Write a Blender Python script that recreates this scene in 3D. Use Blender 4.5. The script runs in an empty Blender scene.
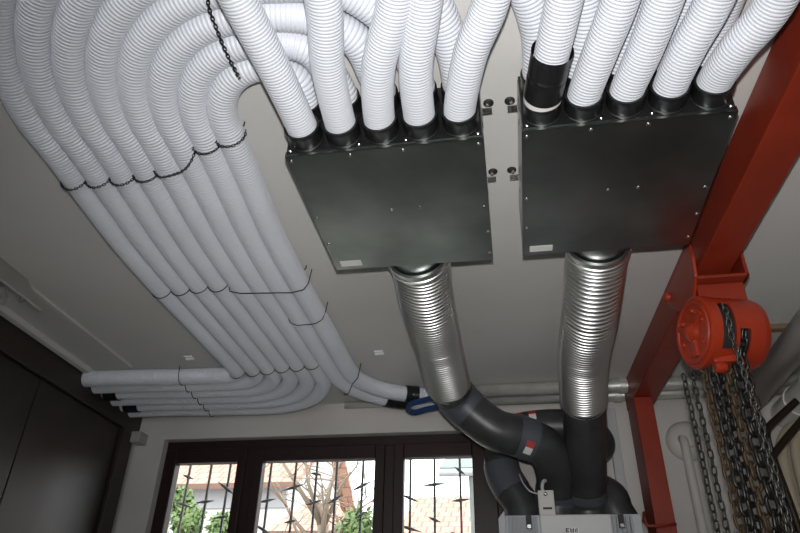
import bpy, math, random
import numpy as np
random.seed(7); rng = np.random.default_rng(7)
C = bpy.context.scene.collection
PI = math.pi
# ------------------------------------------------------------------ frame of reference
# metres; origin = the camera (1.5 m above the floor), +Y into the room, +Z up
FPX = 664.1357; PITCH, ROLL, YAW = 0.55375352, 0.02291285, -0.17169648
CEIL = 1.355; FLOOR = -1.5; WALL = 3.62; LEFT = -2.237; RIGHT = 2.3; REAR = -2.6
cy_, sy_, cp_, sp_ = math.cos(YAW), math.sin(YAW), math.cos(PITCH), math.sin(PITCH)
FW = np.array([sy_*cp_, cy_*cp_, sp_]); RT = np.array([cy_, -sy_, 0.0]); UP = np.cross(RT, FW)
cr_, sr_ = math.cos(ROLL), math.sin(ROLL)
RT, UP = RT*cr_+UP*sr_, UP*cr_-RT*sr_
def ray(px, py): return RT*(px-400)+UP*(266.5-py)+FW*FPX
def onZ(px, py, z): d = ray(px, py); return d*(z/d[2])
def onY(px, py, y): d = ray(px, py); return d*(y/d[1])
def onD(px, py, dd): return ray(px, py)*(dd/FPX)
A = lambda *v: np.array(v, float)

# ------------------------------------------------------------------ materials
def mat(name, color, rough=.5, metal=0., noise=None, scale=8., bump=0., bscale=40., rvar=0., spec=None, detail=6.):
    m = bpy.data.materials.new(name); m.use_nodes = True
    nt = m.node_tree; b = nt.nodes['Principled BSDF']
    b.inputs['Base Color'].default_value = (*color, 1); b.inputs['Roughness'].default_value = rough
    b.inputs['Metallic'].default_value = metal
    if spec is not None: b.inputs['Specular IOR Level'].default_value = spec
    if noise or bump or rvar:
        tc = nt.nodes.new('ShaderNodeTexCoord')
        def nz(s, d=detail):
            n = nt.nodes.new('ShaderNodeTexNoise'); n.inputs['Scale'].default_value = s; n.inputs['Detail'].default_value = d
            nt.links.new(tc.outputs['Object'], n.inputs['Vector']); return n
        if noise:
            n = nz(scale); r = nt.nodes.new('ShaderNodeValToRGB')
            r.color_ramp.elements[0].position = .35; r.color_ramp.elements[1].position = .68
            r.color_ramp.elements[0].color = (*noise, 1); r.color_ramp.elements[1].color = (*color, 1)
            nt.links.new(n.outputs['Fac'], r.inputs['Fac']); nt.links.new(r.outputs['Color'], b.inputs['Base Color'])
        if rvar:
            n = nz(scale*1.7); mr = nt.nodes.new('ShaderNodeMapRange')
            mr.inputs['From Min'].default_value = .3; mr.inputs['From Max'].default_value = .7
            mr.inputs['To Min'].default_value = max(.03, rough-rvar); mr.inputs['To Max'].default_value = rough+rvar
            nt.links.new(n.outputs['Fac'], mr.inputs['Value']); nt.links.new(mr.outputs['Result'], b.inputs['Roughness'])
        if bump:
            n = nz(bscale); bp = nt.nodes.new('ShaderNodeBump'); bp.inputs['Strength'].default_value = bump; bp.inputs['Distance'].default_value = .01
            nt.links.new(n.outputs['Fac'], bp.inputs['Height']); nt.links.new(bp.outputs['Normal'], b.inputs['Normal'])
    return m
M = {}
M['hose'] = mat('white_plastic', (.74, .765, .82), .42, noise=(.70, .725, .785), scale=3)
M['black'] = mat('black_plastic', (.012, .012, .013), .32, bump=.05)
M['rubber'] = mat('black_rubber', (.02, .02, .02), .6)
M['ring'] = mat('white_seal', (.8, .8, .8), .5)
M['galv'] = mat('galvanised_sheet', (.40, .42, .41), .33, 1., noise=(.25, .27, .26), scale=4, detail=3.)
M['alu'] = mat('aluminium', (.84, .84, .83), .34, 1.)
M['lagged'] = mat('silver_lagging', (.74, .73, .70), .42, .55, noise=(.62, .61, .58), scale=14, bump=.08, bscale=50)
M['steel'] = mat('zinc_screw', (.75, .75, .73), .25, 1.)
M['foam'] = mat('dark_foam_duct', (.055, .056, .060), .38, noise=(.035, .035, .037), scale=12, bump=.08, bscale=60)
M['tape'] = mat('grey_duct_tape', (.085, .09, .105), .45, bump=.06)
M['ceiling'] = mat('ceiling_plaster', (.70, .69, .67), .8, noise=(.64, .625, .60), scale=1.6, bump=.12, bscale=22)
M['wall'] = mat('white_wall_plaster', (.66, .63, .60), .85, noise=(.57, .54, .51), scale=2.2, bump=.15, bscale=18)
M['floor'] = mat('concrete_floor', (.13, .125, .12), .7, noise=(.09, .088, .085), scale=3, bump=.1)
M['wood'] = mat('dark_window_wood', (.022, .0055, .004), .45, noise=(.016, .0045, .0035), scale=14)
M['brown'] = mat('dark_brown_boards', (.034, .022, .017), .38, noise=(.026, .017, .013), scale=6, bump=.04)
M['red'] = mat('red_oxide_paint', (.29, .030, .011), .42, noise=(.23, .023, .008), scale=7, bump=.03)
M['hred'] = mat('hoist_red_paint', (.36, .034, .010), .36, noise=(.31, .028, .009), scale=9)
M['chain'] = mat('oiled_chain_steel', (.05, .048, .044), .38, .8)
M['chainrust'] = mat('rusty_chain_steel', (.10, .065, .035), .6, .5)
M['chainbright'] = mat('bright_chain_steel', (.13, .127, .115), .4, .85)
M['strapchain'] = mat('dark_chain', (.05, .05, .052), .4, .8)
M['wire'] = mat('dark_wire', (.045, .043, .042), .45, .5)
M['lightgrey'] = mat('light_grey_casing', (.50, .51, .52), .45)
M['panel'] = mat('pale_front_panel', (.64, .64, .63), .4)
M['midgrey'] = mat('grey_side_panel', (.33, .345, .37), .5)
M['label'] = mat('white_sticker', (.78, .78, .74), .55)
M['stickred'] = mat('red_sticker', (.50, .045, .05), .55)
M['ink'] = mat('dark_ink', (.035, .03, .06), .5)
M['blue'] = mat('blue_paint', (.018, .055, .16), .4)
M['beige'] = mat('cream_pipe', (.50, .43, .31), .5)
M['whitepipe'] = mat('off_white_pipe', (.62, .60, .56), .5)
M['greypipe'] = mat('grey_drain_pipe', (.80, .78, .74), .45)
M['darkrod'] = mat('brown_black_steel', (.035, .020, .012), .4, .3)
M['fixture'] = mat('grey_lamp_housing', (.42, .41, .39), .5)
M['iron'] = mat('wrought_iron', (.13, .13, .13), .6, .1)
M['batten'] = mat('brown_batten', (.22, .15, .08), .6)
M['render1'] = mat('pale_house_render', (.72, .70, .66), .9, noise=(.66, .64, .6), scale=1)
M['render2'] = mat('grey_house_band', (.36, .36, .37), .9)
M['leaf'] = mat('green_leaves', (.17, .24, .075), .6, noise=(.11, .17, .055), scale=4)
M['bark'] = mat('grey_bark', (.25, .19, .14), .8)
M['ground'] = mat('outdoor_ground', (.28, .27, .24), .9, noise=(.22, .22, .18), scale=1)
M['awning'] = mat('grey_green_metal', (.16, .18, .16), .6)
def tile_mat():
    m = mat('red_roof_tiles', (.52, .28, .20), .8)
    nt = m.node_tree; b = nt.nodes['Principled BSDF']
    tc = nt.nodes.new('ShaderNodeTexCoord'); br = nt.nodes.new('ShaderNodeTexBrick')
    br.inputs['Scale'].default_value = 1; br.inputs['Brick Width'].default_value = .24; br.inputs['Row Height'].default_value = .30
    br.inputs['Mortar Size'].default_value = .018
    br.inputs['Color1'].default_value = (.56, .31, .22, 1); br.inputs['Color2'].default_value = (.46, .25, .18, 1); br.inputs['Mortar'].default_value = (.26, .15, .11, 1)
    nt.links.new(tc.outputs['Object'], br.inputs['Vector']); nt.links.new(br.outputs['Color'], b.inputs['Base Color']); return m
M['tile'] = tile_mat()
def glass_mat():
    m = bpy.data.materials.new('window_glass'); m.use_nodes = True; nt = m.node_tree
    nt.nodes.remove(nt.nodes['Principled BSDF']); out = nt.nodes['Material Output']
    t = nt.nodes.new('ShaderNodeBsdfTransparent'); g = nt.nodes.new('ShaderNodeBsdfGlossy'); g.inputs['Roughness'].default_value = .02
    t.inputs['Color'].default_value = (.96, .97, .97, 1)
    mx = nt.nodes.new('ShaderNodeMixShader'); fr = nt.nodes.new('ShaderNodeFresnel'); fr.inputs['IOR'].default_value = 1.35
    nt.links.new(fr.outputs[0], mx.inputs[0]); nt.links.new(t.outputs[0], mx.inputs[1]); nt.links.new(g.outputs[0], mx.inputs[2])
    nt.links.new(mx.outputs[0], out.inputs['Surface']); return m
M['glass'] = glass_mat()

# ------------------------------------------------------------------ mesh builder
class MB:
    def __init__(s): s.v = []; s.f = []; s.n = 0; s.q = []
    def add(s, V, F):
        V = np.asarray(V, float); s.v.append(V)
        s.f += [tuple(i+s.n for i in f) for f in F]; s.n += len(V); return s
    def box(s, c, size, ax=None):
        c = np.asarray(c, float); h = np.asarray(size, float)/2
        a = np.eye(3) if ax is None else np.asarray(ax, float)
        V = [c + a[0]*x*h[0] + a[1]*y*h[1] + a[2]*z*h[2] for x in (-1, 1) for y in (-1, 1) for z in (-1, 1)]
        return s.add(V, [(0,1,3,2),(4,6,7,5),(0,4,5,1),(2,3,7,6),(0,2,6,4),(1,5,7,3)])
    def b2(s, lo, hi): lo = np.asarray(lo, float); hi = np.asarray(hi, float); return s.box((lo+hi)/2, hi-lo)
    def rings(s, R, closed=False, caps=True):
        n = len(R); k = len(R[0]); V = np.concatenate(R); F = []
        for i in range(n if closed else n-1):
            a = i*k; b = ((i+1) % n)*k
            for j in range(k):
                j2 = (j+1) % k; F.append((a+j, a+j2, b+j2, b+j))
        if caps and not closed: F.append(tuple(range(k-1, -1, -1))); F.append(tuple(range((n-1)*k, n*k)))
        return s.add(V, F)
    def tube(s, P, r, seg=12, closed=False, caps=True):
        P = np.asarray(P, float); r = np.broadcast_to(r, (len(P),))
        T, N, B = frames(P, closed); t = np.arange(seg)*2*PI/seg
        return s.rings([P[i]+r[i]*(np.outer(np.cos(t), N[i])+np.outer(np.sin(t), B[i])) for i in range(len(P))], closed, caps)
    def lathe(s, o, ax, prof, seg=24, caps=True):      # prof: list of (distance along axis, radius)
        o = np.asarray(o, float); ax = np.asarray(ax, float); ax = ax/np.linalg.norm(ax)
        u = np.cross(ax, (0, 0, 1) if abs(ax[2]) < .9 else (1, 0, 0)); u /= np.linalg.norm(u); w = np.cross(ax, u)
        t = np.arange(seg)*2*PI/seg; c = np.outer(np.cos(t), u)+np.outer(np.sin(t), w)
        return s.rings([o+ax*d+c*max(r, 1e-4) for d, r in prof], False, caps)
    def prism(s, poly, off):
        P = np.asarray(poly, float); k = len(P); off = np.asarray(off, float)
        return s.add(np.concatenate([P, P+off]), [tuple(range(k-1, -1, -1)), tuple(range(k, 2*k))]+[(i, (i+1) % k, k+(i+1) % k, k+i) for i in range(k)])
    def build(s, name, m, parent=None, smooth=False, bevel=0., **tags):
        V = np.concatenate(s.v)
        if parent is None: o0 = (V.min(0)+V.max(0))/2
        else: o0 = rootloc(parent)
        me = bpy.data.meshes.new(name); me.from_pydata((V-o0).tolist(), [], s.f); me.materials.append(M[m] if isinstance(m, str) else m)
        if smooth: me.polygons.foreach_set('use_smooth', np.ones(len(me.polygons), bool))
        if smooth == 'auto': me.set_sharp_from_angle(angle=math.radians(35))
        me.update()
        o = bpy.data.objects.new(name, me); C.objects.link(o)
        if parent is None: o.location = o0
        else: o.parent = parent
        if bevel:
            bv = o.modifiers.new('bevel', 'BEVEL'); bv.width = bevel; bv.segments = 2; bv.limit_method = 'ANGLE'; bv.angle_limit = math.radians(40)
        for k, v in tags.items(): o[k] = v
        return o
LOC = {}
def rootloc(o):
    t = np.array(o.location[:], float)
    while o.parent: o = o.parent; t = t+np.array(o.location[:], float)
    return t
def thing(name, loc, label, category, group=None):
    o = bpy.data.objects.new(name, None); o.empty_display_size = .05; C.objects.link(o); o.location = tuple(loc)
    o['label'] = label; o['category'] = category
    if group: o['group'] = group
    return o
def frames(P, closed=False):
    n = len(P); T = np.zeros_like(P)
    if closed: T = np.roll(P, -1, 0)-np.roll(P, 1, 0)
    else: T[1:-1] = P[2:]-P[:-2]; T[0] = P[1]-P[0]; T[-1] = P[-1]-P[-2]
    T /= np.linalg.norm(T, axis=1)[:, None]+1e-12
    N = np.zeros_like(P); a = np.array([0, 0, 1.]) if abs(T[0][2]) < .9 else np.array([1., 0, 0])
    v = a-T[0]*a.dot(T[0]); N[0] = v/np.linalg.norm(v)
    for i in range(1, n):
        v = N[i-1]-T[i]*N[i-1].dot(T[i]); N[i] = v/(np.linalg.norm(v)+1e-12)
    return T, N, np.cross(T, N)
def spline(P, step=.01):                               # centripetal Catmull-Rom, resampled by arc length
    P = np.asarray(P, float); Q = np.vstack([2*P[0]-P[1], P, 2*P[-1]-P[-2]]); out = []
    for i in range(1, len(Q)-2):
        p0, p1, p2, p3 = Q[i-1:i+3]; t0 = 0.; d = lambda a, b: max(np.linalg.norm(a-b), 1e-6)**.5
        t1 = t0+d(p0, p1); t2 = t1+d(p1, p2); t3 = t2+d(p2, p3)
        for t in np.linspace(t1, t2, 24, endpoint=False):
            a1 = (t1-t)/(t1-t0)*p0+(t-t0)/(t1-t0)*p1; a2 = (t2-t)/(t2-t1)*p1+(t-t1)/(t2-t1)*p2; a3 = (t3-t)/(t3-t2)*p2+(t-t2)/(t3-t2)*p3
            b1 = (t2-t)/(t2-t0)*a1+(t-t0)/(t2-t0)*a2; b2 = (t3-t)/(t3-t1)*a2+(t-t1)/(t3-t1)*a3
            out.append((t2-t)/(t2-t1)*b1+(t-t1)/(t2-t1)*b2)
    out.append(P[-1]); return resample(np.array(out), step)
def resample(P, step):
    P = np.asarray(P, float); s = np.r_[0, np.cumsum(np.linalg.norm(np.diff(P, axis=0), axis=1))]
    n = max(2, int(round(s[-1]/step))+1); t = np.linspace(0, s[-1], n)
    return np.stack([np.interp(t, s, P[:, k]) for k in range(3)], 1)
def corrugated(path, r, pitch, depth, seg=26, name='', m='hose', parent=None, **tags):
    if m == 'alu':
        P = resample(path, pitch/14); u = (np.arange(len(P)) % 14)/14.; rr = r-depth+depth*np.sqrt(np.maximum(0, 1-(2*u-1)**2))
    else:
        P = resample(path, pitch/5); k = np.arange(len(P)) % 5
        rr = np.where(k == 0, r-depth, np.where((k == 1) | (k == 4), r-depth*.12, r))
    return MB().tube(P, rr, seg).build(name, m, parent, True, **tags)

# ------------------------------------------------------------------ room shell
def struct(name, mb, m, parent=None, **k):
    if parent is None: k['kind'] = 'structure'
    return mb.build(name, m, parent, **k)
t_ = .25
fr0 = onY(165, 438.5, WALL); fr1 = onY(498, 433, WALL)
WX0, WX1 = -2.022, -0.045; WZ1 = 1.172; WZ0 = -.55                 # the window opening in the far wall
mb = MB()
mb.b2((LEFT-.3, WALL, FLOOR), (WX0, WALL+t_, CEIL)); mb.b2((WX1, WALL, FLOOR), (RIGHT+.3, WALL+t_, CEIL))
mb.b2((WX0, WALL, WZ1), (WX1, WALL+t_, CEIL)); mb.b2((WX0, WALL, FLOOR), (WX1, WALL+t_, WZ0))
struct('wall_far', mb, 'wall')
struct('ceiling', MB().b2((LEFT-.3, REAR-.2, CEIL), (RIGHT+.3, WALL+t_, CEIL+.25)), 'ceiling')
struct('floor', MB().b2((LEFT-.3, REAR-.2, FLOOR-.2), (RIGHT+.3, WALL+t_, FLOOR)), 'floor')
struct('wall_left', MB().b2((LEFT-.2, REAR, FLOOR), (LEFT, WALL, CEIL)), 'wall')
struct('wall_right', MB().b2((RIGHT, REAR, FLOOR), (RIGHT+.2, WALL, CEIL)), 'wall')
mb = MB(); OX0, OX1, OZ0, OZ1 = -1.1, .6, -.6, .95                    # unseen opening added behind the camera, lets in fill daylight
mb.b2((LEFT, REAR-.2, FLOOR), (OX0, REAR, CEIL)).b2((OX1, REAR-.2, FLOOR), (RIGHT, REAR, CEIL)).b2((OX0, REAR-.2, OZ1), (OX1, REAR, CEIL)).b2((OX0, REAR-.2, FLOOR), (OX1, REAR, OZ0))
struct('wall_rear', mb, 'wall')
# dark boarded door filling the left wall
d1 = bpy.data.objects.new('door_1', None); C.objects.link(d1); d1.location = (LEFT, 1, FLOOR); d1['kind'] = 'structure'
lx = LEFT+.012
MB().b2((LEFT, REAR+.1, CEIL-.16), (LEFT+.045, WALL-.005, CEIL-.004)).build('lintel', 'brown', d1, bevel=.004)
MB().b2((LEFT, WALL-.17, FLOOR), (LEFT+.045, WALL-.052, CEIL-.16)).build('jamb', 'brown', d1, bevel=.004)
yy = REAR+.1; k = 0
while yy < WALL-.18:
    y2 = min(yy+.86, WALL-.175)
    mb = MB().b2((LEFT+.001, yy, FLOOR+.01), (LEFT+.022, y2, CEIL-.162))
    mb.build('door_leaf', 'brown', d1, bevel=.003); yy = y2+.006
# pale cove along the left edge of the ceiling
struct('trim_1', MB().b2((LEFT+.046, REAR+.05, CEIL-.028), (LEFT+.085, 3.5, CEIL+.01)), 'ceiling', bevel=.006)

# ------------------------------------------------------------------ window
wy = WALL+.07
w1 = bpy.data.objects.new('window_1', None); C.objects.link(w1); w1.location = ((WX0+WX1)/2, wy, WZ0); w1['kind'] = 'structure'
def gx(px, py): return onY(px, py, wy+.02)
panes = [((178.4, 461.6), (237.5, 461.0)), ((264, 461.0), (375.6, 459.8)), ((403, 459.4), (473, 458.6))]
gz = np.mean([gx(*p)[2] for ab in panes for p in ab])-.010
px_ = [(gx(*a)[0]+.012, gx(*b)[0]+e) for (a, b), e in zip(panes, (.020, .006, -.002))]
mb = MB()
mb.b2((WX0, wy-.02, WZ1-.055), (WX1, wy+.06, WZ1)); mb.b2((WX0, wy-.02, WZ0), (WX1, wy+.06, WZ0+.06))
mb.b2((WX0, wy-.02, WZ0+.06), (WX0+.04, wy+.06, WZ1-.055)); mb.b2((WX1-.04, wy-.02, WZ0+.06), (WX1, wy+.06, WZ1-.055))
for i in (0, 1):
    xm = (px_[i][1]+px_[i+1][0])/2; mb.b2((xm-.028, wy-.02, WZ0+.06), (xm+.028, wy+.06, WZ1-.055))
mb.build('frame', 'wood', w1, bevel=.004)
edges = [WX0+.038, (px_[0][1]+px_[1][0])/2, (px_[1][1]+px_[2][0])/2, WX1-.038]
for i, (a, b) in enumerate(px_):
    l, r_ = edges[i]+(.026 if i else 0), edges[i+1]-(.026 if i < 2 else 0)
    y0, y1 = wy-.032, wy+.03; zb, zt = WZ0+.055, WZ1-.05
    mb = MB()
    mb.b2((l, y0, zb), (a, y1, zt)); mb.b2((b, y0, zb), (r_, y1, zt)); mb.b2((a, y0, gz), (b, y1, zt)); mb.b2((a, y0, zb), (b, y1, zb+.08))
    sash = mb.build('sash', 'wood', w1, bevel=.005)
    MB().b2((a-.004, wy+.016, zb+.07), (b+.004, wy+.022, gz+.004)).build('pane', 'glass', sash)
# reveal lining visible on the left: plaster already belongs to wall_far
# wrought-iron grille outside, one thing
gy = 3.93
g = thing('window_grille', ((WX0+WX1)/2, gy, WZ0), 'wrought iron grille of barbed vertical bars outside the window', 'window grille')
bars = [onY(p, 470, gy)[0] for p in (190, 211, 230, 247, 271, 296, 317, 337, 363, 386, 410.5, 434.5, 460, 484)]
for i, x in enumerate(bars):
    ob = MB().b2((x-.006, gy-.006, WZ0-.03), (x+.006, gy+.006, WZ1+.1)).build('bar', 'iron', g)
    z = 1.03-.075*(i*2 % 3)
    for j in range(6):
        ang = (.35, -.5, .15, -.25, .6)[(i*2+j*3) % 5]*(1 if (i+j) % 2 else -1); L = .07+.03*((i+j) % 3)
        d = A(math.cos(ang), .25, math.sin(ang)); d /= np.linalg.norm(d); c = A(x, gy-.008, z)
        MB().tube([c-d*L*.55, c-d*L*.2, c, c+d*L*.2, c+d*L*.55], [.001, .008, .010, .007, .001], 6).build('barb', 'iron', ob)
        z -= .165+.03*((i+j) % 2)
mb = MB()
for z in (WZ0+.1, .2): mb.b2((bars[0]-.15, gy+.006, z), (bars[-1]+.1, gy+.016, z+.03))
mb.build('rail', 'iron', g)

# ------------------------------------------------------------------ distribution boxes
DY = dict(left=.010, right=0.)
BY0, BY1, BZ0, BZ1 = 1.253, 1.822, 1.155, 1.347
HR = .042
LOWZ, UPZ = 1.208, 1.298
boxes = dict(left=(-.530, -.015), right=(.083, .585))
colx = {}
def dist_box(side, x0, x1, label, BY0=BY0, BY1=BY1):
    BY0 += DY[side]; BY1 += DY[side]
    t = thing('distribution_box', ((x0+x1)/2, (BY0+BY1)/2, BZ1), label, 'ventilation box', 'ceiling distribution boxes')
    MB().b2((x0, BY0+.004, BZ0+.0015), (x1, BY1, BZ1)).build('casing', 'galv', t, bevel=.003)
    # folded bottom sheet with a bright lip towards the hoses
    mb = MB().b2((x0-.0015, BY0-.001, BZ0-.0015), (x1+.0015, BY1+.002, BZ0+.001))
    mb.b2((x0-.0015, BY0-.002, BZ0-.0015), (x1+.0015, BY0+.001, BZ0+.007)); mb.b2((x0-.002, BY0, BZ0-.001), (x0, BY1, BZ0+.018)); mb.b2((x1, BY0, BZ0-.001), (x1+.002, BY1, BZ0+.018))
    mb.build('bottom_sheet', 'galv', t)
    MB().b2((x0+.002, BY0-.004, BZ0+.006), (x1-.002, BY0+.003, BZ1)).build('connection_plate', 'black', t, bevel=.0015)
    w = (x1-x0-.004)/5
    xs = [x0+.002+w*(i+.5) for i in range(5)]; colx[side] = xs
    for z in (LOWZ, UPZ):
        for x in xs:
            MB().lathe((x, BY0-.002, z), (0, -1, 0), [(0, .0485), (.006, .0485), (.008, .0455), (.036, .0455), (.038, .0465), (.052, .0465), (.052, .041), (.010, .041)], 32).build('collar', 'black', t, 'auto')
    sc = []
    for fx, fy in ((.02, .03), (.33, .025), (.60, .025), (.975, .03), (.02, .48), (.46, .46), (.62, .46), (.975, .50), (.02, .73), (.985, .72), (.985, .93)):
        sc.append(((x0+(x1-x0)*fx, BY0+(BY1-BY0)*fy, BZ0-.0015), (0, 0, -1)))
    for i in range(9):
        sc.append(((x0+.012+(x1-x0-.024)*i/8, BY0-.004, BZ0+.016+.002*(i % 2)), (0, -1, 0)))
    for p, n in sc:
        MB().lathe(p, n, [(0, .0052), (.0012, .0052), (.003, .0032), (.0032, .0001)], 12).build('screw', 'steel', t, 'auto')
    lx0 = x0+.02
    MB().b2((lx0, BY1-.05, BZ0-.0022), (lx0+.07, BY1-.018, BZ0-.0012)).build('sticker', 'label', t)
    # outlet spigot on the far side
    xc = (x0+x1)/2
    MB().lathe((xc, BY1-.005, 1.25), (0, 1, -.02), [(0, .093), (.10, .093), (.10, .088), (.02, .088)], 40).build('outlet_spigot', 'galv', t, 'auto')
    # fixing lugs against the ceiling, each with a black rubber washer and bolt
    sx, sg = (x1, 1) if side == 'left' else (x0, -1)
    for y in (1.340, 1.635):
        b = MB().b2((min(sx, sx+sg*.028), y-.012, BZ1-.025), (max(sx, sx+sg*.028), y+.012, BZ1-.022)).b2((min(sx, sx+sg*.002), y-.012, BZ1-.075), (max(sx, sx+sg*.002), y+.012, BZ1-.022)).build('mounting_lug', 'steel', t)
        MB().lathe((sx+sg*.020, y, CEIL-.001), (0, 0, -1), [(0, .0145), (.003, .0145), (.005, .012), (.005, .003), (.0051, .0001)], 16).build('washer', 'rubber', b, 'auto')
        MB().lathe((sx+sg*.017, y, CEIL-.002), (0, 0, -1), [(0, .006), (.010, .006), (.010, .004), (.014, .004)], 10).build('bolt', 'steel', b, 'auto')
    return t
dist_box('left', *boxes['left'], 'galvanised distribution box on the ceiling whose outlet duct bends into an S')
dist_box('right', *boxes['right'], 'galvanised distribution box on the ceiling right beside the red beam')

# ------------------------------------------------------------------ white corrugated hoses
PIT, DEP = .0090, .0028
PITA, DEPA = .0112, .0042
HG = 'white corrugated ventilation hoses'
AZ = CEIL-HR-.004                                       # axis height of the array on the ceiling
letters = 'ABCDEFGH'
SX = dict(zip(letters, (-1.335, -1.250, -1.170, -1.090, -1.010, -.933, -.858, -.775)))   # straight runs, at y = 2
XN = dict(zip(letters, (-1.272, -1.192, -1.110, -1.030, -.955, -.880, -.803, -.727)))     # where each leaves its first bend (y = 1.3)
YH = dict(zip(letters, (3.026, 3.123, 3.220, 3.317, 3.414, 3.511, 3.525, 3.425)))         # far horizontals
YN = dict(zip(letters, (.560, .635, .710, .785, .860, .935, 1.010, 1.083)))               # near horizontals
CX, CYB = -.555, 1.30
up_l, up_r = colx['left'], colx['right']
def arc(c, R, a0, a1, n=14): return [A(c[0]+R*math.cos(t), c[1]+R*math.sin(t), AZ) for t in np.linspace(a0, a1, n)]
def fillet(x, yh, R, sgn, n=12):                        # from +Y running to sgn*X
    c = (x+sgn*R, yh-R); return [A(c[0]-sgn*R*math.cos(t), c[1]+R*math.sin(t), AZ) for t in np.linspace(0, PI/2, n)]
tail = {   # how each array hose reaches its upper-row collar
 'H': [(-.53, 1.090), (-.483, 1.140)], 'G': [(-.50, 1.015), (-.42, 1.055), (up_l[1]-.012, 1.15)],
 'F': [(-.50, .938), (-.39, .965), (-.305, 1.04), (up_l[2]-.008, 1.15)], 'E': [(-.45, .866), (-.32, .892), (-.22, .99), (up_l[3]-.008, 1.12)],
 'D': [(-.40, .792), (-.22, .83), (-.11, .955), (up_l[4]-.006, 1.11)], 'C': [(-.35, .715), (-.08, .742), (.06, .87), (up_r[0]-.006, 1.06)],
 'B': [(-.3, .638), (.04, .666), (.18, .81), (up_r[1]+.003, 1.02)], 'A': [(-.2, .562), (.2, .60), (.33, .76), (up_r[2]+.012, 1.00)]}
end_col = {'H': up_l[0], 'G': up_l[1], 'F': up_l[2], 'E': up_l[3], 'D': up_l[4], 'C': up_r[0], 'B': up_r[1], 'A': up_r[2]}
desc = {
 'A': 'outermost white hose of the left ceiling bundle, longest bend, turning left at the window wall',
 'B': 'white hose second from the outside of the left ceiling bundle',
 'C': 'white hose third from the outside of the left ceiling bundle',
 'D': 'white hose fourth from the outside of the left ceiling bundle',
 'E': 'white hose fifth from the outside of the left ceiling bundle',
 'F': 'sixth white hose from the outside, last of those turning left at the far end',
 'G': 'white ceiling hose turning right at the far end, nearer the window wall, long black coupling',
 'H': 'innermost white hose of the ceiling bundle, tightest near bend, turning right at the far end'}
hose_path = {}
for i, k in enumerate(letters):
    R = CX-XN[k]
    P = [A(end_col[k], BY0-.01, UPZ), A(end_col[k], BY0-.05, UPZ+.002)]
    for p in reversed(tail[k]): P.append(A(p[0], p[1], AZ))
    arcp = arc((CX, CYB), 1., -PI/2, -PI, 14)
    ry = CYB-YN[k]
    P += [A(CX+(q[0]-CX)*R, CYB+(q[1]-CYB)*ry, AZ) for q in arcp]
    for y in (1.55, 1.8, 2.1, 2.4): P.append(A(XN[k]+(SX[k]-XN[k])*min(1, (y-1.3)/.6), y, AZ))
    if k in 'ABCDEF':
        R2 = .085+.070*i; P += fillet(SX[k], YH[k], R2, -1)
        P += [A(SX[k]-R2-.2, YH[k]-.005, AZ), A(-2.0, YH[k]-.03, AZ), A(LEFT+.03, YH[k]-.035, AZ)]
    else:
        R2 = .46 if k == 'G' else .40
        P += fillet(SX[k], YH[k], R2, 1)+[A(-.33, YH[k]+(.012), AZ)]
    hose_path[k] = spline(P, .004)
    t = thing('ventilation_hose', P[len(P)//2], desc[k], 'hose', HG)
    corrugated(hose_path[k], HR, PITA, DEPA, name='tube', parent=t)
    def coupling(x0, x1, y):
        Pc = hose_path[k]; pa = Pc[(Pc[:, 1] > 2.5) & (Pc[:, 0] > x0) & (Pc[:, 0] < x1)]
        n_ = len(pa); rr = np.full(n_, .0475); rr[int(n_*.47):int(n_*.53)] = .0462
        MB().tube(pa, rr, 28).build('coupling', 'black', t, 'auto')
    if k == 'G': coupling(-.665, -.545, YH[k]+.003)
    if k == 'H': coupling(-.545, -.470, YH[k]+.003)
    if k == 'C': coupling(-2.185, -2.105, YH[k]-.034)
    if k == 'E': coupling(-2.175, -2.085, YH[k]-.034)
low = {   # lower row: seen from below, running overhead
 'a': ('left', 0, [(299, 131.6), (277, 74), (249, 20)], -.03, 'lower white hose at the left end of the left box, leaning left overhead'),
 'b': ('left', 1, [(340, 126.5), (328, 67.5), (323, 0)], .02, 'lower white hose second from the left on the left box'),
 'c': ('left', 2, [(377, 121.5), (378.5, 67.5), (395, 0)], .10, 'lower white hose in the middle of the left box'),
 'd': ('left', 3, [(417, 116.4), (415.6, 67.5), (424, 0)], .08, 'lower white hose fourth from the left on the left box'),
 'e': ('left', 4, [(460, 111.4), (471, 52), (491, 0)], .08, 'lower white hose at the right end of the left box, leaning right overhead'),
 'f': ('right', 0, [(546, 100), (550, 62), (564, 0)], .06, 'lower white hose plugged into a long black coupling on the right box'),
 'g': ('right', 1, [(587, 102), (600, 52), (620, 0)], .06, 'lower white hose directly right of the long black coupling'),
 'h': ('right', 2, [(628, 100), (644, 52), (664, 0)], .05, 'lower white hose in the middle of the right box'),
 'i': ('right', 3, [(670, 96), (688, 48), (714, 0)], .05, 'lower white hose second from the right on the right box'),
 'j': ('right', 4, [(714, 90), (736, 50), (776, 0)], .0, 'lower white hose at the right end of the right box, beside the red beam')}
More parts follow.
